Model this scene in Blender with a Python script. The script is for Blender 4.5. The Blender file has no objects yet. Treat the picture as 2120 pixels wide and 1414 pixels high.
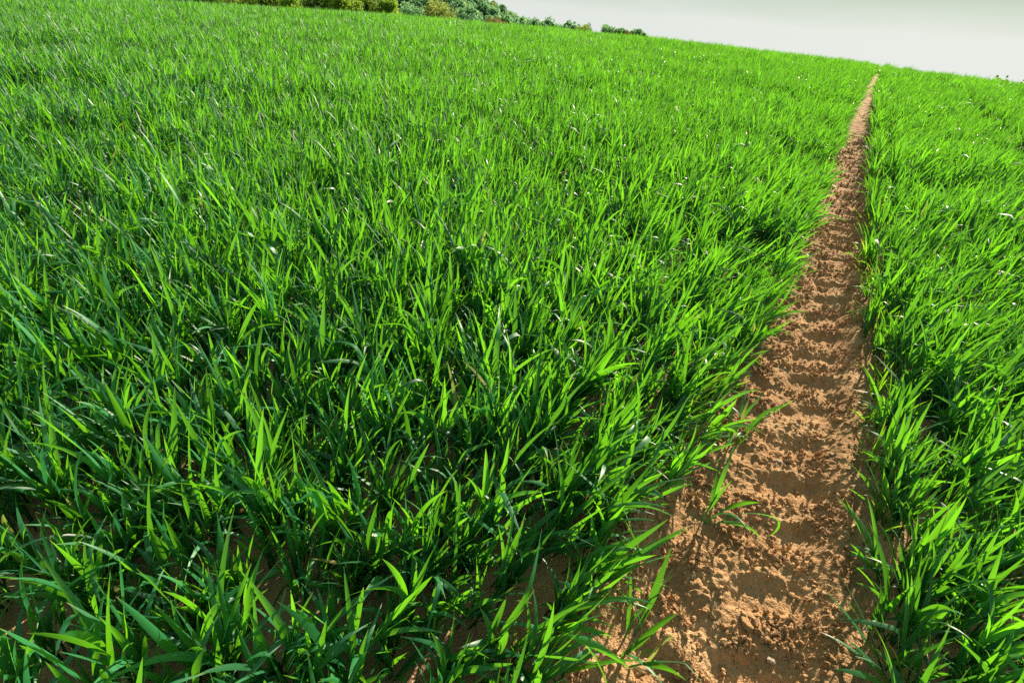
import bpy, math, random
import numpy as np
from mathutils import Matrix, Vector, Euler
R = math.radians
rng = np.random.default_rng(7)
random.seed(7)
S = bpy.context.scene
COL = S.collection

# ------------------------------------------------------------------ measurements
PITCH, ROLL, EYE = R(31.9), R(2), 1.2
FPX = 1050.0                      # focal length in pixels of the 2120 px wide photograph
CROP = 0.27                       # crop height
CREST = 27.0                      # metres from the eye to the crest of the field
SLOPE = np.array([-0.0457, 0.0682])
KCURV = (EYE - CROP) / CREST ** 2
TAZ = math.atan(0.585)            # heading of the wheel track
TO = np.array([0.10, 0.0])
BEND = 0.00065                    # the track bears slightly right
VD = np.array([math.sin(TAZ), math.cos(TAZ)])
UD = np.array([math.cos(TAZ), -math.sin(TAZ)])
U2 = 1.55                         # second wheel track, to the right
SUN_AZ, SUN_EL = R(37), R(24)


def sstep(x, a, b):
    t = np.clip((x - a) / (b - a), 0, 1)
    return t * t * (3 - 2 * t)


def _hash(ix, iy, seed):
    n = (ix.astype(np.int64) * 374761393 + iy.astype(np.int64) * 668265263 + seed * 974711) & 0xFFFFFFFF
    n = ((n ^ (n >> 13)) * 1274126177) & 0xFFFFFFFF
    n = (n ^ (n >> 16)) & 0xFFFFFFFF
    return n / 4294967295.0


def vnoise(x, y, seed=0):
    x = np.asarray(x, float); y = np.asarray(y, float)
    ix = np.floor(x); iy = np.floor(y)
    fx = x - ix; fy = y - iy
    fx = fx * fx * fx * (fx * (fx * 6 - 15) + 10); fy = fy * fy * fy * (fy * (fy * 6 - 15) + 10)
    a = _hash(ix, iy, seed); b = _hash(ix + 1, iy, seed)
    c = _hash(ix, iy + 1, seed); d = _hash(ix + 1, iy + 1, seed)
    return (a + (b - a) * fx) * (1 - fy) + (c + (d - c) * fx) * fy      # 0..1


def fbm(x, y, seed=0, octv=3):
    v = 0; a = 0.5; t = 0
    for k in range(octv):
        v = v + a * (vnoise(x * 2 ** k, y * 2 ** k, seed + k * 17) - 0.5); t += a; a *= 0.5
    return v / t                                                          # about -0.5..0.5


def terrain(x, y):
    x = np.asarray(x, float); y = np.asarray(y, float)
    r = np.hypot(x, y)
    near = SLOPE[0] * x + SLOPE[1] * y - KCURV * r * r
    c = 1.7 * (1 - np.exp(-KCURV * np.maximum(r - CREST, 0) ** 2 / 1.7))
    far = EYE - CROP + SLOPE[0] * x + SLOPE[1] * y - 2 * KCURV * CREST * r - c
    return np.where(r < CREST, near, far)


def uv_of(x, y):
    dx = x - TO[0]; dy = y - TO[1]
    v = dx * VD[0] + dy * VD[1]
    return dx * UD[0] + dy * UD[1] - BEND * np.clip(v, 0, 45) ** 2, v


def xy_of(u, v):
    u = u + BEND * np.clip(v, 0, 45) ** 2
    return TO[0] + u * UD[0] + v * VD[0], TO[1] + u * UD[1] + v * VD[1]


def cellbump(x, y, seed, keep=0.75):
    """rounded lumps, one in most cells of a jittered grid: height 0..1"""
    ix = np.floor(x); iy = np.floor(y); h = np.zeros(np.broadcast(x, y).shape)
    for a in (-1, 0, 1):
        for b in (-1, 0, 1):
            cx, cy = ix + a, iy + b
            px = cx + 0.1 + 0.8 * _hash(cx, cy, seed); py = cy + 0.1 + 0.8 * _hash(cx, cy, seed + 1)
            rr = (0.18 + 0.42 * _hash(cx, cy, seed + 2) ** 1.5) * (_hash(cx, cy, seed + 3) < keep)
            d2 = (x - px) ** 2 + ((y - py) * (0.8 + 0.5 * _hash(cx, cy, seed + 4))) ** 2
            h = np.maximum(h, np.sqrt(np.maximum(rr * rr - d2, 0)))
    return h


def pit_mask(u, v):
    """tread-bar dents: a chevron of bars left by the tyre"""
    w = v + 0.05 * fbm(u * 7, v * 5, 5) + 0.022 * fbm(u * 30, v * 30, 6)
    ph = (w - 0.52 * np.abs(u)) / 0.205 + np.where(u < 0, 0.5, 0.0)
    cell = np.floor(ph); fr = ph - cell
    jit = _hash(cell, np.where(u < 0, 7.0, 3.0), 4)
    ragged = 0.10 * fbm(u * 45, v * 45, 23, 2)
    m = sstep(fr + ragged, 0.08, 0.20) * (1 - sstep(fr + ragged, 0.40 + 0.12 * jit, 0.62 + 0.1 * jit))
    au = np.abs(u) + 0.05 * fbm(v * 14, u * 14, 9)
    m = m * sstep(au, 0.005, 0.05) * (1 - sstep(au, 0.17, 0.215))
    fade = (0.6 + 0.4 * jit) * (0.6 + 0.4 * sstep(vnoise(u * 6 + 9, v * 6, 31), 0.2, 0.65))
    return m * fade * np.where(u < 0, 0.75, 1.0)


def track_h(u, v):
    au = np.abs(u)
    edge = 0.215 + 0.03 * fbm(v * 4, u * 0 + 3, 8)
    h = -0.035 * (1 - sstep(au, edge - 0.05, edge + 0.03))
    h = h + 0.018 * np.exp(-((au - 0.255) / 0.03) ** 2) * (0.4 + 1.2 * vnoise(v * 6, u * 6, 12))
    inside = 1 - sstep(au, 0.19, 0.27)
    p = pit_mask(u, v)
    groove = np.exp(-((u + 0.155 + 0.03 * fbm(v * 5, u * 0, 71)) / 0.022) ** 2) * sstep(vnoise(v * 3, u * 0, 72), 0.25, 0.6)
    h = h - 0.025 * np.maximum(p, 0.8 * groove)
    rough = 1 - 0.70 * np.maximum(p, groove * 0.8)
    lump = fbm(u * 20, v * 20, 3, 3)
    crumb = np.abs(fbm(u * 55, v * 55, 41, 3)) * 2
    wx = u + 0.006 * fbm(u * 60, v * 60, 101); wy = v + 0.006 * fbm(u * 60, v * 60, 102)
    loose = sstep(vnoise(u * 9, v * 9, 103), 0.25, 0.6)
    clod = 0.018 * cellbump(wx / 0.028, wy / 0.028, 110, 0.30) * loose + 0.009 * cellbump(wx / 0.015, wy / 0.015, 120, 0.6)
    h = h + rough * (0.017 * lump + 0.006 * crumb + clod) * (0.45 + 0.55 * inside) + 0.004 * fbm(u * 90, v * 90, 77, 2)
    h = h + 0.02 * fbm(u * 3, v * 3, 19, 2)
    return h


def ground_z(x, y):
    u, v = uv_of(x, y)
    z = terrain(x, y)
    w = (1 - sstep(np.abs(u), 0.38, 0.44)) * (1 - sstep(v, 40, 45)) * sstep(v, -3, -2.5)
    z = z + w * track_h(u, v)
    z = z - 0.04 * (1 - sstep(np.abs(u - U2), 0.16, 0.26)) * (1 - sstep(v, 40, 45))
    return z + (1 - w) * 0.012 * fbm(x * 9, y * 9, 55, 2) * (np.hypot(x, y) < 8)


# ------------------------------------------------------------------ helpers
def mesh_from(name, verts, faces_list, mat, smooth=True, color=None):
    """faces_list: list of (n,k) int arrays"""
    me = bpy.data.meshes.new(name)
    verts = np.asarray(verts, np.float32)
    me.vertices.add(len(verts)); me.vertices.foreach_set('co', verts.ravel())
    loops = np.concatenate([f.ravel() for f in faces_list]).astype(np.int32)
    sizes = np.concatenate([np.full(len(f), f.shape[1]) for f in faces_list])
    starts = np.concatenate([[0], np.cumsum(sizes)[:-1]]).astype(np.int32)
    me.loops.add(len(loops)); me.loops.foreach_set('vertex_index', loops)
    me.polygons.add(len(sizes)); me.polygons.foreach_set('loop_start', starts)
    me.update(calc_edges=True)
    me.polygons.foreach_set('use_smooth', np.full(len(sizes), smooth, dtype=bool))
    if color is not None:
        at = me.color_attributes.new('tone', 'FLOAT_COLOR', 'POINT')
        at.data.foreach_set('color', np.asarray(color, np.float32).ravel())
    if mat is not None:
        me.materials.append(mat)
    me.validate()
    return me


def link(name, me, parent=None):
    o = bpy.data.objects.new(name, me); COL.objects.link(o)
    if parent is not None:
        o.parent = parent
    return o


def tag(o, label=None, cat=None, group=None, kind=None):
    if label: o['label'] = label
    if cat: o['category'] = cat
    if group: o['group'] = group
    if kind: o['kind'] = kind
    return o


class NT:
    """small node-tree helper"""
    def __init__(self, tree):
        self.t = tree; self.t.nodes.clear()

    def n(self, typ, **kw):
        nd = self.t.nodes.new(typ)
        for k, v in kw.items():
            if k.startswith('i_'):
                nd.inputs[k[2:].replace('_', ' ')].default_value = v
            else:
                setattr(nd, k, v)
        return nd

    def l(self, a, b):
        self.t.links.new(a, b)


def new_mat(name):
    m = bpy.data.materials.new(name); m.use_nodes = True
    return m, NT(m.node_tree)


def mixrgb(nt, fac, a, b, blend='MIX'):
    m = nt.n('ShaderNodeMix', data_type='RGBA', blend_type=blend)
    for sock, val in ((m.inputs[0], fac), (m.inputs[6], a), (m.inputs[7], b)):
        if hasattr(val, 'links'):
            nt.l(val, sock)
        else:
            sock.default_value = val
    return m.outputs[2]


def ramp(nt, fac, stops):
    r = nt.n('ShaderNodeValToRGB')
    el = r.color_ramp.elements
    while len(el) < len(stops): el.new(0.5)
    for e, (p, c) in zip(el, stops):
        e.position = p; e.color = c
    nt.l(fac, r.inputs[0])
    return r.outputs[0]


def leaf_material(name, front, glow, tipcol, trans=0.5, rough=0.38, var=0.35, tip=(0.80, 1.0), spec=0.5):
    m, nt = new_mat(name)
    at = nt.n('ShaderNodeVertexColor', layer_name='tone')
    sep = nt.n('ShaderNodeSeparateColor'); nt.l(at.outputs[0], sep.inputs[0])
    oi = nt.n('ShaderNodeObjectInfo')
    # per leaf and per plant variation
    add = nt.n('ShaderNodeMath', operation='MULTIPLY_ADD'); nt.l(oi.outputs['Random'], add.inputs[0]); add.inputs[1].default_value = 0.45
    mul = nt.n('ShaderNodeMath', operation='MULTIPLY'); nt.l(sep.outputs[1], mul.inputs[0]); mul.inputs[1].default_value = 0.55
    nt.l(mul.outputs[0], add.inputs[2])
    tipf = nt.n('ShaderNodeMapRange'); nt.l(sep.outputs[0], tipf.inputs[0])
    tipf.inputs[1].default_value = tip[0]; tipf.inputs[2].default_value = tip[1]
    tipf.inputs[4].default_value = 0.75
    # fine lengthwise veins, real markings of the blade
    vein = nt.n('ShaderNodeMath', operation='SINE')
    vm = nt.n('ShaderNodeMath', operation='MULTIPLY'); nt.l(sep.outputs[2], vm.inputs[0]); vm.inputs[1].default_value = 34.0
    nt.l(vm.outputs[0], vein.inputs[0])
    vr = nt.n('ShaderNodeMapRange'); nt.l(vein.outputs[0], vr.inputs[0]); vr.inputs[1].default_value = -1
    vr.inputs[3].default_value = 0.88; vr.inputs[4].default_value = 1.06

    dead = nt.n('ShaderNodeMapRange'); nt.l(sep.outputs[1], dead.inputs[0]); dead.inputs[1].default_value = 1.2; dead.inputs[2].default_value = 1.8; dead.inputs[4].default_value = 0.8

    def tone(c):
        lo = tuple(x * (1 - var) for x in c) + (1,)
        hi = (c[0] * (1 + var * 1.5), c[1] * (1 + var * 0.7), c[2] * (1 + var * 0.2), 1)
        base = mixrgb(nt, add.outputs[0], lo, hi)
        base = mixrgb(nt, 1.0, base, vr.outputs[0], 'MULTIPLY')
        base = mixrgb(nt, tipf.outputs[0], base, tuple(tipcol) + (1,))
        return mixrgb(nt, dead.outputs[0], base, (0.42, 0.33, 0.11, 1))        # a few withered lower leaves
    pb = nt.n('ShaderNodeBsdfPrincipled')
    nt.l(tone(front), pb.inputs['Base Color'])
    pb.inputs['Roughness'].default_value = rough
    pb.inputs['Specular IOR Level'].default_value = spec
    tr = nt.n('ShaderNodeBsdfTranslucent'); nt.l(tone(glow), tr.inputs[0])
    mx = nt.n('ShaderNodeMixShader'); mx.inputs[0].default_value = trans
    nt.l(pb.outputs[0], mx.inputs[1]); nt.l(tr.outputs[0], mx.inputs[2])
    out = nt.n('ShaderNodeOutputMaterial'); nt.l(mx.outputs[0], out.inputs[0])
    return m


M = {}
M['wheat'] = leaf_material('wheat_leaf', (0.016, 0.195, 0.085), (0.150, 0.600, 0.014), (0.30, 0.36, 0.06), 0.42, 0.48, 0.60, (0.93, 1.0), 0.9)
M['wheat_edge'] = leaf_material('wheat_edge_leaf', (0.03, 0.15, 0.05), (0.22, 0.60, 0.014), (0.50, 0.42, 0.06), 0.5, 0.42, 0.4, (0.75, 0.98), 0.5)
M['dry'] = leaf_material('dry_leaf', (0.45, 0.30, 0.08), (0.6, 0.38, 0.05), (0.45, 0.30, 0.12), 0.35, 0.6, 0.25)
M['tree_olive'] = leaf_material('olive_foliage', (0.12, 0.21, 0.05), (0.25, 0.46, 0.06), (0.1, 0.1, 0.02), 0.58, 0.6, 0.4, (2, 3), 0.2)
M['tree_yellow'] = leaf_material('yellow_green_foliage', (0.15, 0.27, 0.045), (0.31, 0.58, 0.06), (0.1, 0.1, 0.02), 0.6, 0.6, 0.35, (2, 3), 0.2)
M['tree_dark'] = leaf_material('dark_foliage', (0.08, 0.19, 0.05), (0.24, 0.50, 0.05), (0.1, 0.1, 0.02), 0.55, 0.6, 0.4, (2, 3), 0.2)
M['tree_hazed'] = leaf_material('far_hazed_foliage', (0.11, 0.30, 0.21), (0.26, 0.58, 0.28), (0.1, 0.1, 0.02), 0.55, 0.7, 0.4, (2, 3), 0.1)  # distance haze put into the leaf colour: bluer and lighter green
M['tree_pale'] = leaf_material('pale_spring_foliage', (0.22, 0.31, 0.10), (0.40, 0.56, 0.13), (0.1, 0.1, 0.02), 0.55, 0.7, 0.3, (2, 3), 0.1)
M['scrub'] = leaf_material('brown_scrub', (0.26, 0.24, 0.09), (0.4, 0.36, 0.1), (0.1, 0.1, 0.02), 0.35, 0.7, 0.35, (2, 3), 0.1)


def bark():
    m, nt = new_mat('bark')
    tc = nt.n('ShaderNodeTexCoord'); nz = nt.n('ShaderNodeTexNoise'); nz.inputs['Scale'].default_value = 6
    nt.l(tc.outputs['Object'], nz.inputs['Vector'])
    c = ramp(nt, nz.outputs[0], [(0.3, (0.05, 0.038, 0.026, 1)), (0.7, (0.13, 0.105, 0.08, 1))])
    pb = nt.n('ShaderNodeBsdfPrincipled'); nt.l(c, pb.inputs[0]); pb.inputs['Roughness'].default_value = 0.9
    o = nt.n('ShaderNodeOutputMaterial'); nt.l(pb.outputs[0], o.inputs[0])
    return m


M['bark'] = bark()


def soil(name, c0, c1, c2):
    m, nt = new_mat(name)
    g = nt.n('ShaderNodeNewGeometry')
    n1 = nt.n('ShaderNodeTexNoise'); n1.inputs['Scale'].default_value = 7; n1.inputs['Detail'].default_value = 8
    n2 = nt.n('ShaderNodeTexNoise'); n2.inputs['Scale'].default_value = 160; n2.inputs['Detail'].default_value = 4
    n3 = nt.n('ShaderNodeTexVoronoi'); n3.inputs['Scale'].default_value = 210
    for k in (n1, n2, n3): nt.l(g.outputs['Position'], k.inputs['Vector'])
    base = ramp(nt, n1.outputs[0], [(0.3, c0 + (1,)), (0.55, c1 + (1,)), (0.75, c2 + (1,))])
    sp = ramp(nt, n2.outputs[0], [(0.25, (0.72, 0.72, 0.72, 1)), (0.6, (1, 1, 1, 1)), (0.8, (1.25, 1.22, 1.2, 1))])
    base = mixrgb(nt, 1.0, base, sp, 'MULTIPLY')
    pb = nt.n('ShaderNodeBsdfPrincipled'); nt.l(base, pb.inputs[0])
    pb.inputs['Roughness'].default_value = 0.95; pb.inputs['Specular IOR Level'].default_value = 0.15
    b1 = nt.n('ShaderNodeBump'); b1.inputs['Distance'].default_value = 0.006; b1.inputs['Strength'].default_value = 0.9
    nt.l(n2.outputs[0], b1.inputs['Height'])
    b2 = nt.n('ShaderNodeBump'); b2.inputs['Distance'].default_value = 0.003; b2.inputs['Strength'].default_value = 0.7
    nt.l(n3.outputs['Distance'], b2.inputs['Height']); nt.l(b1.outputs[0], b2.inputs['Normal'])
    nt.l(b2.outputs[0], pb.inputs['Normal'])
    o = nt.n('ShaderNodeOutputMaterial'); nt.l(pb.outputs[0], o.inputs[0])
    return m


M['soil'] = soil('dry_soil', (0.36, 0.200, 0.098), (0.49, 0.292, 0.145), (0.58, 0.370, 0.195))
M['stone'] = soil('pale_stone', (0.40, 0.30, 0.22), (0.50, 0.39, 0.30), (0.58, 0.47, 0.38))


def field_mat():
    """bare soil close by, green sward far off (where no single plant can be seen)"""
    m, nt = new_mat('field_ground')
    g = nt.n('ShaderNodeNewGeometry')
    n1 = nt.n('ShaderNodeTexNoise'); n1.inputs['Scale'].default_value = 9; n1.inputs['Detail'].default_value = 8
    n2 = nt.n('ShaderNodeTexNoise'); n2.inputs['Scale'].default_value = 0.05; n2.inputs['Detail'].default_value = 6
    n3 = nt.n('ShaderNodeTexNoise'); n3.inputs['Scale'].default_value = 120
    for k in (n1, n2, n3): nt.l(g.outputs['Position'], k.inputs['Vector'])
    so = ramp(nt, n1.outputs[0], [(0.3, (0.33, 0.195, 0.115, 1)), (0.55, (0.45, 0.275, 0.165, 1)), (0.75, (0.54, 0.345, 0.215, 1))])
    gr = ramp(nt, n2.outputs[0], [(0.35, (0.05, 0.13, 0.02, 1)), (0.65, (0.10, 0.17, 0.03, 1))])
    ln = nt.n('ShaderNodeVectorMath', operation='LENGTH'); nt.l(g.outputs['Position'], ln.inputs[0])
    mr = nt.n('ShaderNodeMapRange'); nt.l(ln.outputs['Value'], mr.inputs[0]); mr.inputs[1].default_value = 36; mr.inputs[2].default_value = 42
    c = mixrgb(nt, mr.outputs[0], so, gr)
    pb = nt.n('ShaderNodeBsdfPrincipled'); nt.l(c, pb.inputs[0]); pb.inputs['Roughness'].default_value = 0.95
    pb.inputs['Specular IOR Level'].default_value = 0.1
    b = nt.n('ShaderNodeBump'); b.inputs['Distance'].default_value = 0.01; nt.l(n3.outputs[0], b.inputs['Height']); nt.l(b.outputs[0], pb.inputs['Normal'])
    o = nt.n('ShaderNodeOutputMaterial'); nt.l(pb.outputs[0], o.inputs[0])
    return m


M['field'] = field_mat()


# ------------------------------------------------------------------ ground and wheel track (one sheet, split along the track)
def grow(start, step, ratio, end, cap=1e9):
    out = [start]
    while out[-1] < end:
        out.append(out[-1] + step); step = min(step * ratio, cap)
    return out


fine_u = list(np.arange(-0.44, 0.4401, 0.004))
right = grow(fine_u[-1], 0.008, 1.12, 2.2, 0.03)
right = right[:-1] + grow(right[-1], 0.04, 1.13, 480)
left = [-a for a in grow(0.44, 0.008, 1.13, 560)]
us = np.array(sorted(set(left[1:])) + fine_u + right[1:])
v_mid = list(np.arange(0.35, 1.7, 0.0034)) + list(np.arange(1.7, 4.0, 0.0052))
v_far = grow(v_mid[-1], 0.006, 1.03, 9, 0.03)
v_far = v_far[:-1] + grow(v_far[-1], 0.035, 1.07, 46, 0.35)
v_far = v_far[:-1] + grow(v_far[-1], 0.4, 1.13, 560)
v_near = [0.7 - a for a in grow(0.35, 0.02, 1.15, 120)]
vs = np.array(sorted(v_near[1:]) + v_mid + v_far[1:])
UU, VV = np.meshgrid(us, vs)
X, Y = xy_of(UU, VV)
Z = ground_z(X, Y)
V = np.stack([X, Y, Z], -1).reshape(-1, 3)
nu, nv = len(us), len(vs)
I = np.arange(nv * nu).reshape(nv, nu)
Q = np.stack([I[:-1, :-1], I[:-1, 1:], I[1:, 1:], I[1:, :-1]], -1)
uc = (us[:-1] + us[1:]) / 2; vc = (vs[:-1] + vs[1:]) / 2
intrack = (np.abs(uc)[None, :] < 0.42) & (vc[:, None] > -2) & (vc[:, None] < 40)


def submesh(name, quads, mat):
    ids, inv = np.unique(quads.ravel(), return_inverse=True)
    return mesh_from(name, V[ids], [inv.reshape(-1, 4)], mat)


g = link('ground', submesh('ground', Q[~intrack], M['field'])); tag(g, 'brown soil of the sloping field beneath the green crop', 'ground', kind='structure')
p = link('path', submesh('path', Q[intrack], M['soil'])); tag(p, 'bare reddish brown wheel track with tyre tread dents running up the field', 'dirt track', kind='structure')


# ------------------------------------------------------------------ wheat leaves
def blade(base, az, tilt, length, width, droop, twist, n, pw=1.5, fold=0.25, kink=None, flat=False):
    t = np.linspace(0, 1, n + 1)
    th = tilt + droop * t ** pw
    if kink is not None:
        th = th + kink[1] * sstep(t, kink[0] - 0.06, kink[0] + 0.06)
    d = np.array([math.cos(az), math.sin(az), 0.0]); side = np.array([-math.sin(az), math.cos(az), 0.0]); up = np.array([0, 0, 1.0])
    tan = np.sin(th)[:, None] * d + np.cos(th)[:, None] * up
    seg = (tan[:-1] + tan[1:]) / 2 * (length / n)
    pos = np.vstack([np.zeros(3), np.cumsum(seg, 0)]) + base
    nor = np.cross(tan, side)                       # upper face side
    nor = -nor
    ph = twist * t
    cs = np.cos(ph)[:, None] * side + np.sin(ph)[:, None] * nor
    nn = -np.sin(ph)[:, None] * side + np.cos(ph)[:, None] * nor
    w = width * np.minimum(1, 0.45 + 2.2 * t) * np.maximum(0, 1 - t ** 2.6) ** 0.85
    w[-1] = 0.0004
    hw = (w / 2)[:, None]
    if flat:
        V = np.concatenate([pos - cs * hw, pos + cs * hw], 1).reshape(-1, 3)
        c = np.stack([np.repeat(t, 2), np.zeros(2 * n + 2), np.tile([0, 1.0], n + 1), np.ones(2 * n + 2)], 1)
        i = np.arange(n) * 2
        F = np.stack([i, i + 1, i + 3, i + 2], 1)
    else:
        V = np.concatenate([pos - cs * hw + nn * hw * fold, pos, pos + cs * hw + nn * hw * fold], 1).reshape(-1, 3)
        c = np.stack([np.repeat(t, 3), np.zeros(3 * n + 3), np.tile([0, 0.5, 1.0], n + 1), np.ones(3 * n + 3)], 1)
        i = np.arange(n) * 3
        F = np.concatenate([np.stack([i, i + 1, i + 4, i + 3], 1), np.stack([i + 1, i + 2, i + 5, i + 4], 1)])
    return V, F, c


def sheath(a, b, r0, r1, k=5):
    a = np.array(a); b = np.array(b); ang = np.arange(k) / k * 2 * math.pi
    ring = np.stack([np.cos(ang), np.sin(ang), np.zeros(k)], 1)
    V = np.vstack([a + ring * r0, b + ring * r1])
    i = np.arange(k); j = (i + 1) % k
    return V, np.stack([i, j, j + k, i + k], 1), np.tile([0.1, 0.4, 0.2, 1], (2 * k, 1))


class Acc:
    def __init__(self): self.V = []; self.F = []; self.C = []; self.n = 0

    def add(self, vfc, g=None):
        V, F, C = vfc
        if g is not None:
            C = C.copy(); C[:, 1] = g
        self.V.append(V); self.F.append(F + self.n); self.C.append(C); self.n += len(V)

    def mesh(self, name, mat):
        return mesh_from(name, np.vstack(self.V), [np.vstack(self.F)], mat, True, np.vstack(self.C))


def wheat_plant(acc, r, n=9, at=(0, 0, 0), tillers=None, lod=0, lean=None, size=1.0, leanaz=None):
    at = np.array(at, float)
    for k in range(tillers or r.integers(4, 8)):
        a0 = r.uniform(0, 6.283)
        b = at + np.array([math.cos(a0), math.sin(a0), 0]) * r.uniform(0, 0.032) * size
        ln = r.uniform(0.02, 0.24) if lean is None else lean * r.uniform(0.6, 1.2)
        la = r.uniform(0, 6.283) if leanaz is None else leanaz + r.normal(0, 0.5)
        sh = r.uniform(0.05, 0.12) * size
        top = b + sh * np.array([math.sin(ln) * math.cos(la), math.sin(ln) * math.sin(la), math.cos(ln)])
        if lod < 2:
            acc.add(sheath(b - np.array([0, 0, 0.02]), top, 0.0028 * size, 0.0020 * size, 5 if lod == 0 else 3), 0.35)
        la2 = la + r.uniform(-.6, .6)
        nl = r.integers(2, 5) if lod < 2 else r.integers(2, 4)
        az = r.uniform(0, 6.283)
        for q in range(nl):
            f = (q + 0.6) / nl
            pos = b + (top - b) * (0.30 + 0.70 * f)
            az += math.pi + r.normal(0, 0.45)
            L = size * r.uniform(0.125, 0.235) * (0.72 + 0.38 * f)
            W = size * r.uniform(0.009, 0.0160) * (0.8 + 0.25 * f)
            if q == nl - 1:
                tilt = r.uniform(0.02, 0.26); dr = r.uniform(0.0, 0.6) if r.random() < 0.88 else r.uniform(0.9, 2.0)
            else:
                tilt = r.uniform(0.05, 0.32) + 0.15 * (1 - f); dr = r.uniform(0.05, 0.8) if r.random() < 0.82 else r.uniform(1.2, 2.3)
            # lean of the whole shoot carried on into the leaf
            tx = math.sin(tilt) * math.cos(az) + math.sin(ln) * math.cos(la2) * 0.9
            ty = math.sin(tilt) * math.sin(az) + math.sin(ln) * math.sin(la2) * 0.9
            a2 = math.atan2(ty, tx); t2 = math.asin(min(0.98, math.hypot(tx, ty)))
            kink = (r.uniform(0.35, 0.7), r.uniform(0.7, 1.6)) if (r.random() < 0.10 and lod == 0) else None
            acc.add(blade(pos, a2, t2, L, W * (1.0 if lod < 2 else 1.2), dr, r.normal(0, 1.1), n, r.uniform(1.2, 2.4), r.uniform(0.1, 0.45), kink, lod == 2), r.random() if r.random() > 0.02 or q == nl - 1 else 2.0)


def holder(name, me):
    return bpy.data.objects.new(name, me)            # a source mesh, not part of the scene


near_src = []
for k in range(30):
    a = Acc(); wheat_plant(a, np.random.default_rng(100 + k), 10); near_src.append(holder('wheat_plant_source', a.mesh('wheat_plant', M['wheat'])))
mid_src = []
for k in range(24):
    a = Acc(); wheat_plant(a, np.random.default_rng(300 + k), 5, lod=1); mid_src.append(holder('wheat_mid_source', a.mesh('wheat_plant_mid', M['wheat'])))
edge_src = []
for k in range(14):
    rr = np.random.default_rng(500 + k); a = Acc()
    wheat_plant(a, rr, 8, lean=rr.uniform(0.2, 0.6), leanaz=0.0, tillers=2, size=rr.uniform(0.55, 0.9)); edge_src.append(holder('wheat_edge_source', a.mesh('wheat_plant_edge', M['wheat_edge'])))
PATCH = 0.6
patch_src = []
for k in range(8):
    rr = np.random.default_rng(700 + k); a = Acc()
    for q in range(int(PATCH * PATCH * 60)):
        wheat_plant(a, rr, 4, at=(rr.uniform(-PATCH / 2, PATCH / 2), rr.uniform(-PATCH / 2, PATCH / 2), 0), lod=2, size=rr.uniform(0.66, 1.26))
    patch_src.append(holder('wheat_patch_source', a.mesh('wheat_patch', M['wheat'])))


def scatter(name, pts, rot, scl, idx, sources, mat=None):
    """one object whose geometry nodes set a source mesh on every point"""
    me = bpy.data.meshes.new(name)
    me.vertices.add(len(pts)); me.vertices.foreach_set('co', np.asarray(pts, np.float32).ravel())
    for nm, typ, key, arr in (('rot', 'FLOAT_VECTOR', 'vector', rot), ('scl', 'FLOAT_VECTOR', 'vector', scl)):
        at = me.attributes.new(nm, typ, 'POINT'); at.data.foreach_set(key, np.asarray(arr, np.float32).ravel())
    at = me.attributes.new('idx', 'INT', 'POINT'); at.data.foreach_set('value', np.asarray(idx, np.int32))
    o = link(name, me)
    tr = bpy.data.node_groups.new(name + '_nodes', 'GeometryNodeTree')
    tr.interface.new_socket('Geometry', in_out='INPUT', socket_type='NodeSocketGeometry')
    tr.interface.new_socket('Geometry', in_out='OUTPUT', socket_type='NodeSocketGeometry')
    nt = NT(tr)
    gi = nt.n('NodeGroupInput'); go = nt.n('NodeGroupOutput')
    join = nt.n('GeometryNodeJoinGeometry')
    for s in reversed(sources):        # join geometry lists the last link first
        oi = nt.n('GeometryNodeObjectInfo'); oi.inputs[0].default_value = s
        g2i = nt.n('GeometryNodeGeometryToInstance')
        nt.l(oi.outputs['Geometry'], g2i.inputs[0]); nt.l(g2i.outputs[0], join.inputs[0])
    iop = nt.n('GeometryNodeInstanceOnPoints')

    def named(nm, typ):
        a = nt.n('GeometryNodeInputNamedAttribute', data_type=typ); a.inputs[0].default_value = nm
        return a.outputs[0]
    e2r = nt.n('FunctionNodeEulerToRotation'); nt.l(named('rot', 'FLOAT_VECTOR'), e2r.inputs[0])
    nt.l(gi.outputs[0], iop.inputs['Points']); nt.l(join.outputs[0], iop.inputs['Instance'])
    iop.inputs['Pick Instance'].default_value = True
    nt.l(named('idx', 'INT'), iop.inputs['Instance Index'])
    nt.l(e2r.outputs[0], iop.inputs['Rotation']); nt.l(named('scl', 'FLOAT_VECTOR'), iop.inputs['Scale'])
    nt.l(iop.outputs[0], go.inputs[0])
    md = o.modifiers.new('scatter', 'NODES'); md.node_group = tr
    return o


# planting: rows along the wheel track, 12.5 cm apart
NEAR_R, MID_R = 4.2, 15.0
pts, rot, scl, idx = [], [], [], []
nN, nM, nE, nP = len(near_src), len(mid_src), len(edge_src), len(patch_src)
row = 0.125
LEFT_EDGE, RIGHT_EDGE = -0.245, 0.235
rows = [LEFT_EDGE + 0.165 - row * k for k in range(130)] + [RIGHT_EDGE + 0.02 + row * k for k in range(110)]


def right_edge(v):
    """the bare strip is wider close to the camera"""
    return RIGHT_EDGE + 0.03 + 0.045 * (1 - sstep(v, 1.2, 4.0)) - 0.02 * sstep(v, 6, 11)


def left_edge(v):
    return LEFT_EDGE - 0.06 * (1 - sstep(v, 0.75, 1.15)) + 0.11 * sstep(v, 1.0, 2.6)


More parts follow.
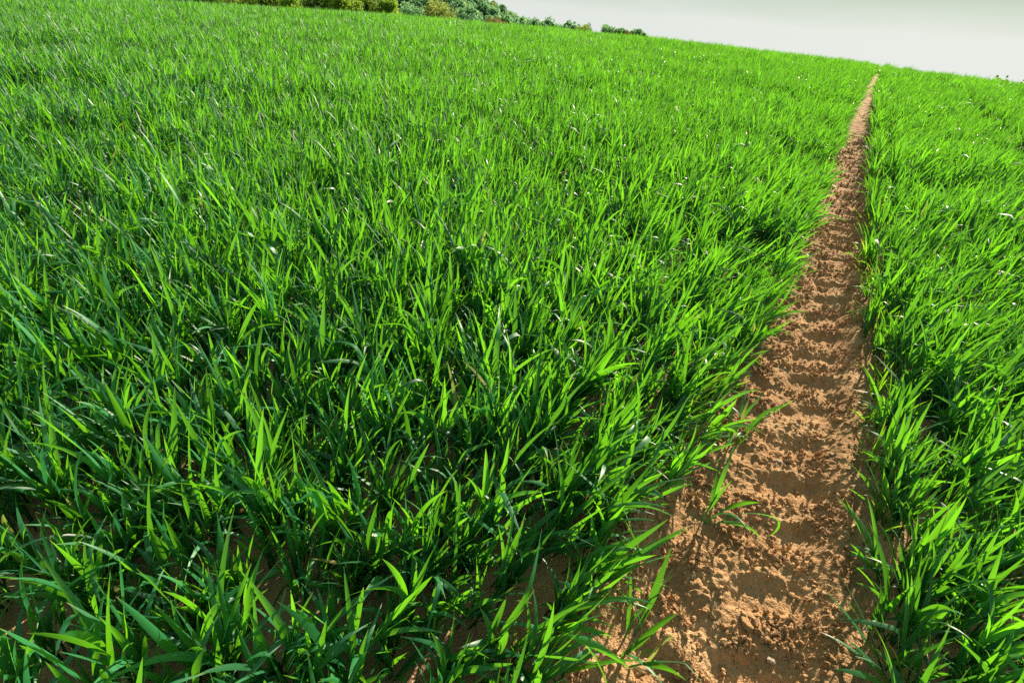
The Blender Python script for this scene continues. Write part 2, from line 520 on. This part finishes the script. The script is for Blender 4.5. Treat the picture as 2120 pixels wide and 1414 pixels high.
rows = [u for u in rows if abs(u - U2) > 0.11]
for u0 in rows:
    n = int((MID_R + 4) / 0.047)
    v = -3.0 + np.arange(n) * 0.047 + rng.uniform(-0.025, 0.025, n)
    u = u0 + rng.normal(0, 0.022, n)
    x, y = xy_of(u, v)
    r = np.hypot(x, y); az = np.degrees(np.arctan2(x, y))
    keep = (r < MID_R) & ((np.abs(az - 2) < 62) | (r < 2.6)) & (r > 0.25) & (y > -1.0)
    # thin places
    keep &= rng.random(n) < (0.72 + 0.5 * vnoise(x * 2.2, y * 2.2, 91))
    keep &= (u < left_edge(v) + 0.02) | (u > right_edge(v) - 0.01)
    for xx, yy, uu in zip(x[keep], y[keep], u[keep]):
        pts.append((xx, yy, 0)); idx.append(0)
# smaller late plants between the rows where one can see down to the ground
n = 900
u = rng.uniform(-2.6, 2.2, n); v = rng.uniform(0.1, 3.2, n)
x, y = xy_of(u, v)
k = ((u < left_edge(v) - 0.03) | (u > right_edge(v) + 0.02)) & (np.hypot(x, y) > 0.3)
pts += [(a_, b_, 0) for a_, b_ in zip(x[k], y[k])]
n_late = int(k.sum())
P_ = np.array(pts); u_, v_ = uv_of(P_[:, 0], P_[:, 1])
r_ = np.hypot(P_[:, 0], P_[:, 1])
P_[:, 2] = terrain(P_[:, 0], P_[:, 1]) - 0.006
N = len(P_)
tall = 0.86 + 0.34 * vnoise(P_[:, 0] * 1.3, P_[:, 1] * 1.3, 61)
sc = tall * rng.uniform(0.72, 1.20, N) * 1.03
sc[N - n_late:] *= 0.78
idx = np.where(r_ < NEAR_R, rng.integers(0, nN, N), nN + rng.integers(0, nM, N))
lean = np.stack([rng.normal(0, 0.05, N), rng.normal(0, 0.05, N), rng.uniform(0, 6.283, N)], 1)
# the crop leans to the right, most of all beside the bare track; a little to the left at the far left
tilt_u = 0.15 + 0.04 * sstep(u_, -2.0, 0.5) + 0.03 * sstep(-u_, 2.0, 7.0) + 0.30 * sstep(u_, LEFT_EDGE - 0.55, LEFT_EDGE + 0.05) * (u_ < 0) - 0.38 * (1 - sstep(u_ - right_edge(v_), -0.01, 0.13)) * (u_ > 0)
tilt_u = tilt_u + 0.16 * fbm(P_[:, 0] * 0.9, P_[:, 1] * 0.9, 83, 2) + rng.normal(0, 0.05, N)
tilt_v = rng.normal(0, 0.05, N) + 0.14 * fbm(P_[:, 0] * 0.9, P_[:, 1] * 0.9, 87, 2)


def lean_euler(tu, tv, spin):
    """euler angles of plants leaning by tu to the right of the track and tv along it"""
    out = []
    for a_, b_, c_ in zip(tu, tv, spin):
        d_ = Vector((UD[0] * a_ + VD[0] * b_, UD[1] * a_ + VD[1] * b_, 1)).normalized()
        out.append(tuple((Vector((0, 0, 1)).rotation_difference(d_) @ Euler((0, 0, c_)).to_quaternion()).to_euler()))
    return np.array(out)


rot = lean_euler(tilt_u, tilt_v, rng.uniform(0, 6.283, N))
SCL = np.stack([sc * rng.uniform(0.95, 1.1, N), sc * rng.uniform(0.95, 1.1, N), sc], 1)
# ragged low plants along the edges of the track
ep, er, es = [], [], []
for side, u0, nE_ in ((-1, LEFT_EDGE, 300), (1, RIGHT_EDGE, 150)):
    v = rng.uniform(0.2, 1, nE_) ** 1.6 * 16
    u = (right_edge(v) if side > 0 else left_edge(v)) + side * rng.uniform(-0.02, 0.09, nE_)
    x, y = xy_of(u, v)
    face = math.atan2(-side * UD[1], -side * UD[0])          # towards the track
    ep.append(np.stack([x, y, terrain(x, y) - 0.012], 1))
    er.append(np.stack([np.zeros(nE_), np.zeros(nE_), face + rng.normal(0, 0.6, nE_)], 1))
    s_ = rng.uniform(0.6, 1.1, nE_); es.append(np.stack([s_, s_, s_], 1))
ep = np.vstack(ep); er = np.vstack(er); es = np.vstack(es)
# far crop: square patches, rows of squares along the track
cols = [LEFT_EDGE + 0.225 - PATCH * (k + 0.5) for k in range(60)] + [RIGHT_EDGE - 0.10 + 0.64 * (k + 0.5) for k in range(2)] + [U2 + 0.11 + PATCH * (k + 0.5) for k in range(60)]
pp = []
for u0 in cols:
    v = -4 + np.arange(int(48 / PATCH)) * PATCH
    x, y = xy_of(np.full(len(v), u0), v)
    r = np.hypot(x, y); az = np.degrees(np.arctan2(x, y))
    k = (r >= MID_R - 0.3) & (r < 38) & (np.abs(az - 1) < 52)
    pp.append(np.stack([x[k], y[k]], 1))
pp = np.vstack(pp); n = len(pp)
pz = terrain(pp[:, 0], pp[:, 1]) - 0.01
e = 0.3
gx = (terrain(pp[:, 0] + e, pp[:, 1]) - terrain(pp[:, 0] - e, pp[:, 1])) / (2 * e)
gy = (terrain(pp[:, 0], pp[:, 1] + e) - terrain(pp[:, 0], pp[:, 1] - e)) / (2 * e)
rz = -TAZ + rng.integers(0, 4, n) * math.pi / 2
prot = []
pu = uv_of(pp[:, 0], pp[:, 1])[0]
pt = 0.26 + 0.02 * sstep(pu, -4, 0.5) + 0.03 * sstep(-pu, 3, 12)
for a_, b_, c_, t_ in zip(gx, gy, rz, pt):
    q = Vector((0, 0, 1)).rotation_difference(Vector((-a_ + UD[0] * t_ * 0.5, -b_ + UD[1] * t_ * 0.5, 1)).normalized()) @ Euler((0, 0, c_)).to_quaternion()
    prot.append(tuple(q.to_euler()))
ps = 0.86 + 0.34 * vnoise(pp[:, 0] * 0.8, pp[:, 1] * 0.8, 61)
ps = ps * rng.uniform(0.95, 1.05, n)
allp = np.vstack([P_, ep, np.column_stack([pp, pz])])
allr = np.vstack([rot, er, np.array(prot)])
alls = np.vstack([SCL, es, np.stack([np.full(n, 1.02), np.full(n, 1.02), ps], 1)])
alli = np.concatenate([idx, nN + nM + rng.integers(0, nE, len(ep)), nN + nM + nE + rng.integers(0, nP, n)])
print('wheat points', len(allp))
crop = scatter('wheat_grass', allp, allr, alls, alli, near_src + mid_src + edge_src + patch_src)
tag(crop, 'dense bright green young wheat covering the whole sloping field', 'wheat', kind='stuff')


# ------------------------------------------------------------------ clods and stones
def clod_mesh(name, seed, mat, subdiv=2, flat=1.0, rough=0.5, long=1.0):
    import bmesh
    bm = bmesh.new(); bmesh.ops.create_icosphere(bm, subdivisions=subdiv, radius=1.0)
    rr = random.Random(seed)
    offs = [(Vector((rr.uniform(-1, 1), rr.uniform(-1, 1), rr.uniform(-1, 1))).normalized(), rr.uniform(0.5, 1.0)) for _ in range(9)]
    from mathutils import noise
    for v in bm.verts:
        c = v.co.copy(); k = 1.0
        for d, h in offs:                        # chip flat facets off
            t = c.dot(d)
            if t > h * 0.8: k = min(k, h * 0.8 / t)
        k *= 1 + rough * 0.5 * noise.noise(c * 2.3 + Vector((seed, 0, 0))) + rough * 0.25 * noise.noise(c * 6 + Vector((0, seed, 0)))
        v.co = c * k; v.co.z *= flat; v.co.x *= long
    me = bpy.data.meshes.new(name); bm.to_mesh(me); bm.free(); me.materials.append(mat)
    me.polygons.foreach_set('use_smooth', np.full(len(me.polygons), subdiv > 2))
    return me


clods = [holder('clod_source', clod_mesh('clod', 20 + k, M['soil'], 2, random.uniform(0.6, 0.9), 0.9, random.uniform(1, 1.5))) for k in range(10)]
nC = 52000
v = 0.3 + rng.random(nC) ** 2.0 * 7.5
u = rng.uniform(-0.29, 0.27, nC)
pm = pit_mask(u, v)
cl = sstep(vnoise(u * 14, v * 14, 66), 0.35, 0.65)
k = rng.random(nC) < (0.15 + 0.85 * cl) * (1 - 0.80 * np.clip(pm * 1.5, 0, 1))
u, v = u[k], v[k]
x, y = xy_of(u, v)
s = 0.0016 + 0.0095 * rng.random(len(u)) ** 2.8 + (rng.random(len(u)) < 0.012) * rng.uniform(0.003, 0.008, len(u))
z = ground_z(x, y) + s * 0.25
crumbs = scatter('soil_crumbs', np.stack([x, y, z], 1), rng.uniform(0, 6.28, (len(u), 3)), np.stack([s, s, s], 1), rng.integers(0, len(clods), len(u)), clods)
tag(crumbs, 'loose crumbs of dry reddish soil scattered over the track', 'soil crumbs', kind='stuff')

CAMM = Matrix.Rotation(math.pi / 2 - PITCH, 3, 'X') @ Matrix.Rotation(ROLL, 3, 'Z')


def ray(px, py):
    d = CAMM @ Vector(((px - 1060) / FPX, -(py - 707) / FPX, -1)); return d.normalized()


def ground_at(px, py):
    d = ray(px, py); t = np.linspace(0.5, 30, 60000)
    x, y = d.x * t, d.y * t
    hit = np.argmax(EYE + d.z * t < terrain(x, y) - 0.02)
    return float(x[hit]), float(y[hit]), float(ground_z(x[hit], y[hit]))


for px, py, sz, flat, lg, mat, label, rz in (
        (1601, 1356, 0.0115, 0.8, 1.2, 'stone', 'pale pinkish angular stone on the crumbly soil nearest the camera', 0.3),
        (1719, 949, 0.0085, 0.25, 2.0, 'stone', 'thin pale pointed stone chip lying in a smooth tread dent', -0.7),
        (1614, 954, 0.0095, 0.5, 1.7, 'stone', 'small ochre oval stone on dark soil at the left of the track', 0.2),
        (1549, 1288, 0.014, 0.7, 2.0, 'soil', 'long smooth sunlit clod standing along the ridge beside the left groove', 1.9),
        (1645, 1223, 0.010, 0.8, 1.3, 'soil', 'rounded brown clod alone on the ridge in the middle of the track', 0.1),
        (1629, 1327, 0.010, 0.8, 1.3, 'soil', 'brown lump sitting on the smooth floor of the nearest tread dent', 0.6),
        (1324, 1371, 0.017, 0.55, 2.1, 'soil', 'large flat elongated clod under the leaves at the left edge of the track', 0.1)):
    x, y, z = ground_at(px, py)
    o = link('stone' if mat == 'stone' else 'soil_clod', clod_mesh('stone' if mat == 'stone' else 'soil_clod', px, M[mat], 3, flat, 0.55, lg))
    o.location = (x, y, z + sz * flat * 0.45); o.scale = (sz, sz, sz); o.rotation_euler = (0.12, 0.1, rz)
    tag(o, label, 'stone' if mat == 'stone' else 'clod')

# the fallen yellow leaf
x, y, z = ground_at(1752, 1112)
a = Acc(); a.add(blade(np.zeros(3), 0.35, 1.45, 0.055, 0.012, 0.35, 0.5, 10, 1.5, 0.5), 0.8)
o = link('fallen_leaf', a.mesh('fallen_leaf', M['dry'])); o.location = (x - 0.02, y, z + 0.008)
tag(o, 'short dead yellow leaf lying on clods by the right edge of the track', 'leaf')

# plants standing alone on the rim of the track
for px, py, seed, sz, lean, laz, til, label in (
        (1835, 1392, 21, 1.05, 0.75, 2.9, 3, 'low wheat plant at the bottom right whose leaves hang over the soil'),
        (1850, 1235, 33, 1.0, 0.55, 2.7, 3, 'wheat plant right of the track sending two long leaves across the nearest dents'),
        (1290, 1330, 47, 1.1, 0.60, 0.2, 4, 'wheat plant left of the track with broad leaves arching over the shaded soil'),
        (1462, 1090, 58, 1.0, 0.65, 0.3, 3, 'wheat plant left of the track with one long bright leaf pointing up the groove'),
        (1500, 935, 64, 1.0, 0.70, 0.2, 3, 'wheat plant farther up the left rim with drooping leaf tips over the groove')):
    x, y, z = ground_at(px, py)
    a = Acc(); wheat_plant(a, np.random.default_rng(seed), 12, lean=lean, leanaz=laz, tillers=til, size=sz)
    o = link('wheat_plant', a.mesh('wheat_plant', M['wheat'])); o.location = (x, y, z - 0.01)
    tag(o, label, 'wheat plant', 'wheat plants on the rim of the track')


# ------------------------------------------------------------------ trees
def tube(path, radii, k=7):
    V, F, n = [], [], 0
    path = [np.array(p_, float) for p_ in path]
    for i, (p_, r_) in enumerate(zip(path, radii)):
        t = path[min(i + 1, len(path) - 1)] - path[max(i - 1, 0)]; t /= np.linalg.norm(t)
        a = np.cross(t, [0.3, 0.9, 0.1]); a /= np.linalg.norm(a); b = np.cross(t, a)
        for q in range(k):
            w = 2 * math.pi * q / k; V.append(p_ + r_ * (math.cos(w) * a + math.sin(w) * b))
    for i in range(len(path) - 1):
        for q in range(k):
            F.append((i * k + q, i * k + (q + 1) % k, (i + 1) * k + (q + 1) % k, (i + 1) * k + q))
    V = np.array(V)
    return V, np.array(F), np.tile([0, 0, 0, 1.0], (len(V), 1))


def crown_mesh(name, mat, seed, h, rad, z0, nleaf, leaf, clumps=26, loose=0.22, top=0.75):
    """leaf-sized faces in clumps through an uneven crown"""
    r = np.random.default_rng(seed)
    cz = (z0 + h) / 2; rz_ = (h - z0) / 2
    cen, cr = [], []
    while len(cen) < clumps:
        d = r.normal(size=3); d /= np.linalg.norm(d)
        q = d * r.uniform(0.25, 0.86)
        taper = 1.0 if q[2] < 0 else (1 - (1 - top) * q[2])
        cen.append((q[0] * rad * taper, q[1] * rad * taper, cz + q[2] * rz_)); cr.append(r.uniform(0.22, 0.42) * rad)
    cen = np.array(cen); cr = np.array(cr)
    w = cr ** 2; w /= w.sum()
    ci = r.choice(clumps, nleaf, p=w)
    d = r.normal(size=(nleaf, 3)); d /= np.linalg.norm(d, axis=1)[:, None]
    rr_ = cr[ci] * (1 - loose * np.abs(r.normal(size=nleaf))) * r.uniform(0.85, 1.12, nleaf)
    pos = cen[ci] + d * rr_[:, None] * np.array([1, 1, 0.85])
    nrm = d * 0.8 + r.normal(size=(nleaf, 3)) * 0.6; nrm /= np.linalg.norm(nrm, axis=1)[:, None]
    a = np.cross(nrm, r.normal(size=(nleaf, 3))); a /= np.linalg.norm(a, axis=1)[:, None]
    b = np.cross(nrm, a)
    s_ = leaf * r.uniform(0.6, 1.4, nleaf)[:, None]
    V = np.stack([pos - a * s_, pos - b * s_ * 0.55, pos + a * s_, pos + b * s_ * 0.55], 1).reshape(-1, 3)
    F = np.arange(nleaf * 4).reshape(-1, 4)
    tone_ = np.clip(0.5 * r.random(clumps)[ci] + 0.5 * r.random(nleaf), 0, 1)
    C = np.repeat(np.stack([np.zeros(nleaf), tone_, np.full(nleaf, 0.5), np.ones(nleaf)], 1), 4, 0)
    return mesh_from(name, V, [F], mat, False, C), cen


def tree(name, label, cat, loc, h, rad, z0, mat, seed, nleaf=5000, leaf=0.17, clumps=30, group=None, rz=0, loose=0.22, parts=True):
    root = bpy.data.objects.new(name, None); COL.objects.link(root); root.location = loc; root.rotation_euler = (0, 0, rz)
    me, cen = crown_mesh('crown', M[mat], seed, h, rad, z0, nleaf, leaf, clumps, loose)
    link('crown', me, root)
    r = np.random.default_rng(seed + 5)
    a = Acc(); th = max(z0 + (h - z0) * 0.75, 1.0); tr = 0.028 * h
    bend = r.normal(0, 0.03 * h, 2)
    ax = [np.array([bend[0] * t * t, bend[1] * t * t, -0.4 + (th + 0.4) * t]) for t in np.linspace(0, 1, 6)]
    a.add(tube(ax, [tr * (1 - 0.8 * t) for t in np.linspace(0, 1, 6)]))
    for q in range(7):
        t = r.uniform(0.25, 0.85); p0 = ax[0] + (ax[-1] - ax[0]) * t; p0[:2] = bend * t * t
        c = cen[r.integers(0, len(cen))]
        mid = (p0 + c) / 2 + np.array([0, 0, -0.04 * h])
        a.add(tube([p0, mid, c], [tr * 0.45 * (1 - 0.5 * t), tr * 0.28, tr * 0.08], 5))
    link('trunk', a.mesh('trunk', M['bark']), root)
    tag(root, label, cat, group)
    return root


def place(px, py, dist):
    """ground point at that distance in the direction of a pixel"""
    d = ray(px, py); hh = math.hypot(d.x, d.y)
    x, y = d.x / hh * dist, d.y / hh * dist
    return x, y, float(terrain(x, y)), math.atan2(d.z, hh)


G = 'trees along the edge of the field behind the crest'
for px, dist, wpx, h, mat, seed, nl, label in (
        (480, 95, 95, 8.0, 'tree_olive', 2, 4500, 'dull brown green tree at the left end, a low strip above the wheat'),
        (560, 97, 80, 7.5, 'tree_olive', 3, 4500, 'brownish tree between the dull strip and the bright yellow bush'),
        (602, 90, 62, 6.0, 'tree_yellow', 4, 4500, 'small bright yellow green tree left of the dark green one'),
        (655, 96, 88, 9.0, 'tree_dark', 5, 6000, 'dark green tree, the deepest in colour of the row'),
        (712, 94, 78, 9.0, 'tree_yellow', 6, 6000, 'tree with a dark left side and a yellow green right side'),
        (762, 98, 70, 9.0, 'tree_olive', 7, 6000, 'olive tree second from the right end of the row'),
        (806, 93, 66, 8.5, 'tree_yellow', 8, 6000, 'yellow green tree at the right end of the row, before the gap')):
    x, y, z, el = place(px, 20, dist)
    tree('field_tree', label, 'tree', (x, y, z), h * 0.62, wpx / 1237 * dist / 2 * 1.02, -1.2, mat, seed, int(nl * 2.2), 0.125, 44, G, rz=seed, loose=0.5)
x, y, z, el = place(908, 20, 105)
tree('round_tree', 'single round pale yellow green tree with thin leaves standing apart before the wooded hill', 'tree', (x, y, z), 4.9, 3.3, 0.3, 'tree_pale', 31, 5200, 0.13, 40, loose=0.5)

# the wooded hill
SIL = [(-60, -60), (400, -70), (700, -70), (850, -45), (950, -20), (1000, 2), (1040, 19), (1075, 39), (1105, 54), (1130, 60), (1180, 66)]
AZS, ELS = [], []
for px, py in SIL:
    d = ray(px, py); AZS.append(math.atan2(d.x, d.y)); ELS.append(math.atan2(d.z, math.hypot(d.x, d.y)))
HR0, HR1 = 190.0, 380.0


def hill_z(az, r):
    """ground of the hill at a bearing and a distance"""
    x, y = r * np.sin(az), r * np.cos(az)
    base = terrain(x, y) - 1.0
    crest_z = EYE + HR1 * np.tan(np.interp(az, AZS, ELS)) - 5.5
    cz = terrain(HR1 * np.sin(az), HR1 * np.cos(az))
    up = np.maximum(crest_z - cz, -6)
    f = sstep(r, HR0, HR1) * (1 - 0.6 * sstep(r, HR1, HR1 + 160))
    return base + up * f + 2.0 * fbm(x * 0.03, y * 0.03, 4, 3) * sstep(r, HR0, HR0 + 40)


ha = np.radians(np.arange(-46, 9.1, 0.5)); hr = np.arange(HR0 - 20, HR1 + 170, 8.0)
A_, R_ = np.meshgrid(ha, hr)
HZ = hill_z(A_, R_)
HV = np.stack([R_ * np.sin(A_), R_ * np.cos(A_), HZ], -1).reshape(-1, 3)
I = np.arange(HV.shape[0]).reshape(A_.shape)
HQ = np.stack([I[:-1, :-1], I[:-1, 1:], I[1:, 1:], I[1:, :-1]], -1).reshape(-1, 4)


def hill_mat():
    m, nt = new_mat('hill_grass')
    g_ = nt.n('ShaderNodeNewGeometry'); nz = nt.n('ShaderNodeTexNoise'); nz.inputs['Scale'].default_value = 0.08; nz.inputs['Detail'].default_value = 8
    nt.l(g_.outputs['Position'], nz.inputs['Vector'])
    c = ramp(nt, nz.outputs[0], [(0.35, (0.08, 0.17, 0.06, 1)), (0.55, (0.14, 0.19, 0.075, 1)), (0.7, (0.22, 0.20, 0.09, 1))])
    pb = nt.n('ShaderNodeBsdfPrincipled'); nt.l(c, pb.inputs[0]); pb.inputs['Roughness'].default_value = 1
    o_ = nt.n('ShaderNodeOutputMaterial'); nt.l(pb.outputs[0], o_.inputs[0])
    return m


o = link('hill', mesh_from('hill', HV, [HQ], hill_mat())); tag(o, 'hillside rising to the left beyond the field', 'hill', kind='structure')

crowns = []
for k in range(6):
    me, _ = crown_mesh('forest_crown', M['tree_hazed' if k < 5 else 'tree_pale'], 900 + k, 7.0 + k * 0.4, 3.2 + 0.2 * (k % 3), 0.0, 700, 0.42, 16, 0.15)
    crowns.append(holder('crown_source', me))
fp, fs = [], []
n = 8000
az = R(-44) + (R(6.5) - R(-44)) * rng.random(n); rr = HR0 + (HR1 + 40 - HR0) * np.sqrt(rng.random(n))
z = hill_z(az, rr); x, y = rr * np.sin(az), rr * np.cos(az)
dens = sstep((rr - HR0) / (HR1 - HR0) + 0.7 * fbm(x * 0.02, y * 0.02, 14, 2), -0.02, 0.22)
k = rng.random(n) < dens
x, y, z = x[k], y[k], z[k]
s = rng.uniform(0.5, 1.05, len(x))
o = scatter('hill_forest', np.stack([x, y, z - 0.6], 1), np.stack([np.zeros(len(x)), np.zeros(len(x)), rng.uniform(0, 6.28, len(x))], 1), np.stack([s, s, s * rng.uniform(0.8, 1.15, len(x))], 1), rng.choice(6, len(x), p=[.19, .19, .19, .19, .19, .05]), crowns)
tag(o, 'bluish green woodland covering the distant hillside', 'woodland', kind='stuff')

# shrubs at the foot of the hill
for px, dist, h, rad, mat, seed, label in (
        (858, 150, 5.2, 5.2, 'tree_hazed', 51, 'wide dark green shrub between the row of trees and the round pale tree'),
        (962, 155, 3.9, 3.2, 'tree_hazed', 52, 'green shrub just right of the round pale tree'),
        (1022, 175, 3.1, 4.2, 'scrub', 53, 'low brownish shrub at the foot of the wooded hill')):
    x, y, z, el = place(px, 40, dist)
    tree('hillside_shrub', label, 'shrub', (x, y, z), h, rad, 0.0, mat, seed, 2600, 0.2, 22, 'shrubs at the foot of the hill')

# skyline wood and the separate far trees
fp = []
n = 150
pxs = rng.uniform(1085, 1250, n); ds = rng.uniform(420, 480, n)
for px, d_ in zip(pxs, ds):
    x, y, z, el = place(px, 60, d_); fp.append((x, y, EYE + d_ * math.tan(math.atan2(ray(px, 56 + (px - 1110) * 0.083).z, math.hypot(*ray(px, 60).xy))) - 7.5))
s = rng.uniform(0.4, 0.6, n)
o = scatter('skyline_woods', np.array(fp), np.stack([np.zeros(n), np.zeros(n), rng.uniform(0, 6.28, n)], 1), np.stack([s, s, s], 1), rng.integers(0, 5, n), crowns)
tag(o, 'thin far line of woods just above the crest of the field', 'woodland', kind='stuff')
GF = 'far trees in a clump on the skyline'
for px, ytop, wpx, seed, mat, label in (
        (1257, 57, 30, 61, 'tree_hazed', 'tallest round far tree on the skyline, at the left of the clump'),
        (1283, 63, 24, 62, 'tree_hazed', 'lower far tree just right of the tallest one'),
        (1298, 66, 18, 63, 'tree_hazed', 'smallest far tree in the middle of the clump'),
        (1318, 64, 26, 64, 'tree_hazed', 'dense far tree at the right end of the clump'),
        (1333, 71, 20, 66, 'tree_hazed', 'low sloping far tree ending the clump on the right'),
        (1303, 71, 24, 65, 'scrub', 'reddish brown bush in front of the far clump')):
    dist = 300 if mat != 'scrub' else 120
    x, y, z, el = place(px, ytop, dist)
    h = (EYE + dist * math.tan(el) - z) * 1.18
    tree('skyline_tree' if mat != 'scrub' else 'reddish_bush', label, 'tree' if mat != 'scrub' else 'bush', (x, y, z), h if mat != 'scrub' else h + 0.35, wpx / 1237 * dist / 2 * 1.3, h * 0.1 if mat != 'scrub' else 0, mat, seed, 1800, 0.3 * dist / 300 + 0.05, 18, GF if mat != 'scrub' else None)
for px, ytop, wpx, seed, label in (
        (2067, 161, 18, 71, 'small leafy tree top poking over the crest at the right'),
        (2084, 166, 16, 72, 'thin tree top right beside the leafy one'),
        (2116, 170, 12, 73, 'tiny tree top at the right edge of the picture')):
    dist = 110
    x, y, z, el = place(px, ytop, dist)
    h = (EYE + dist * math.tan(el) - z) * 1.1 + 0.45
    tree('distant_tree', label, 'tree', (x, y, z), h, wpx / 1237 * dist / 2, h * 0.1, 'tree_pale', seed, 700, 0.13, 16, 'tree tops beyond the crest on the right', loose=0.5)

# ------------------------------------------------------------------ sun, sky, camera
sun = bpy.data.lights.new('sun', 'SUN'); sun.energy = 5.0; sun.angle = R(0.53); sun.color = (1.0, 0.86, 0.66)
so = bpy.data.objects.new('sun', sun); COL.objects.link(so)
sd = Vector((math.sin(SUN_AZ) * math.cos(SUN_EL), math.cos(SUN_AZ) * math.cos(SUN_EL), math.sin(SUN_EL)))
so.rotation_euler = sd.to_track_quat('Z', 'Y').to_euler(); so.location = sd * 50

W = bpy.data.worlds.new('World'); S.world = W; W.use_nodes = True
nt = NT(W.node_tree)
sky = nt.n('ShaderNodeTexSky', sky_type='NISHITA'); sky.sun_disc = False
sky.sun_elevation = SUN_EL; sky.sun_rotation = SUN_AZ
sky.air_density = 1.0; sky.dust_density = 1.5; sky.ozone_density = 1.0
hs = nt.n('ShaderNodeHueSaturation'); hs.inputs['Saturation'].default_value = 0.5; nt.l(sky.outputs[0], hs.inputs['Color'])
# thin high veil over the clear sky: white at the horizon, greener and darker higher up
tc = nt.n('ShaderNodeTexCoord'); sx = nt.n('ShaderNodeSeparateXYZ'); nt.l(tc.outputs['Generated'], sx.inputs[0])
nz = nt.n('ShaderNodeTexNoise'); nz.inputs['Scale'].default_value = 3; nz.inputs['Detail'].default_value = 4
mp = nt.n('ShaderNodeMapping'); mp.inputs['Scale'].default_value = (1, 1, 9); nt.l(tc.outputs['Generated'], mp.inputs[0]); nt.l(mp.outputs[0], nz.inputs['Vector'])
az_ = nt.n('ShaderNodeMath', operation='MULTIPLY_ADD'); nt.l(sx.outputs[0], az_.inputs[0]); az_.inputs[1].default_value = 0.05; nt.l(sx.outputs[2], az_.inputs[2])
jz = nt.n('ShaderNodeMath', operation='MULTIPLY_ADD'); nt.l(nz.outputs[0], jz.inputs[0]); jz.inputs[1].default_value = 0.03; nt.l(az_.outputs[0], jz.inputs[2])
veil = ramp(nt, jz.outputs[0], [(0.0, (0.485, 0.505, 0.485, 1)), (0.045, (0.46, 0.487, 0.46, 1)), (0.095, (0.28, 0.355, 0.275, 1)), (0.3, (0.21, 0.27, 0.25, 1)), (1.0, (0.17, 0.23, 0.24, 1))])
sc_ = nt.n('ShaderNodeVectorMath', operation='SCALE'); nt.l(veil, sc_.inputs[0]); sc_.inputs['Scale'].default_value = 7.1
tint = mixrgb(nt, 0.985, hs.outputs[0], sc_.outputs[0])
bg = nt.n('ShaderNodeBackground'); bg.inputs['Strength'].default_value = 0.10; nt.l(tint, bg.inputs[0])
wo = nt.n('ShaderNodeOutputWorld'); nt.l(bg.outputs[0], wo.inputs[0])

cam = bpy.data.cameras.new('camera'); co = bpy.data.objects.new('camera', cam); COL.objects.link(co)
cam.sensor_width = 36; cam.sensor_fit = 'HORIZONTAL'; cam.lens = 36 * FPX / 2120
cam.clip_start = 0.02; cam.clip_end = 4000
co.matrix_world = Matrix.Translation((0, 0, EYE)) @ CAMM.to_4x4()
S.camera = co
S.render.resolution_x, S.render.resolution_y = 1024, 682
S.view_settings.view_transform = 'Standard'; S.view_settings.look = 'None'
S.view_settings.exposure = 1.17; S.view_settings.gamma = 1.0
S.cycles.max_bounces = 6; S.cycles.diffuse_bounces = 2; S.cycles.transmission_bounces = 3; S.cycles.glossy_bounces = 2
S.cycles.use_denoising = False
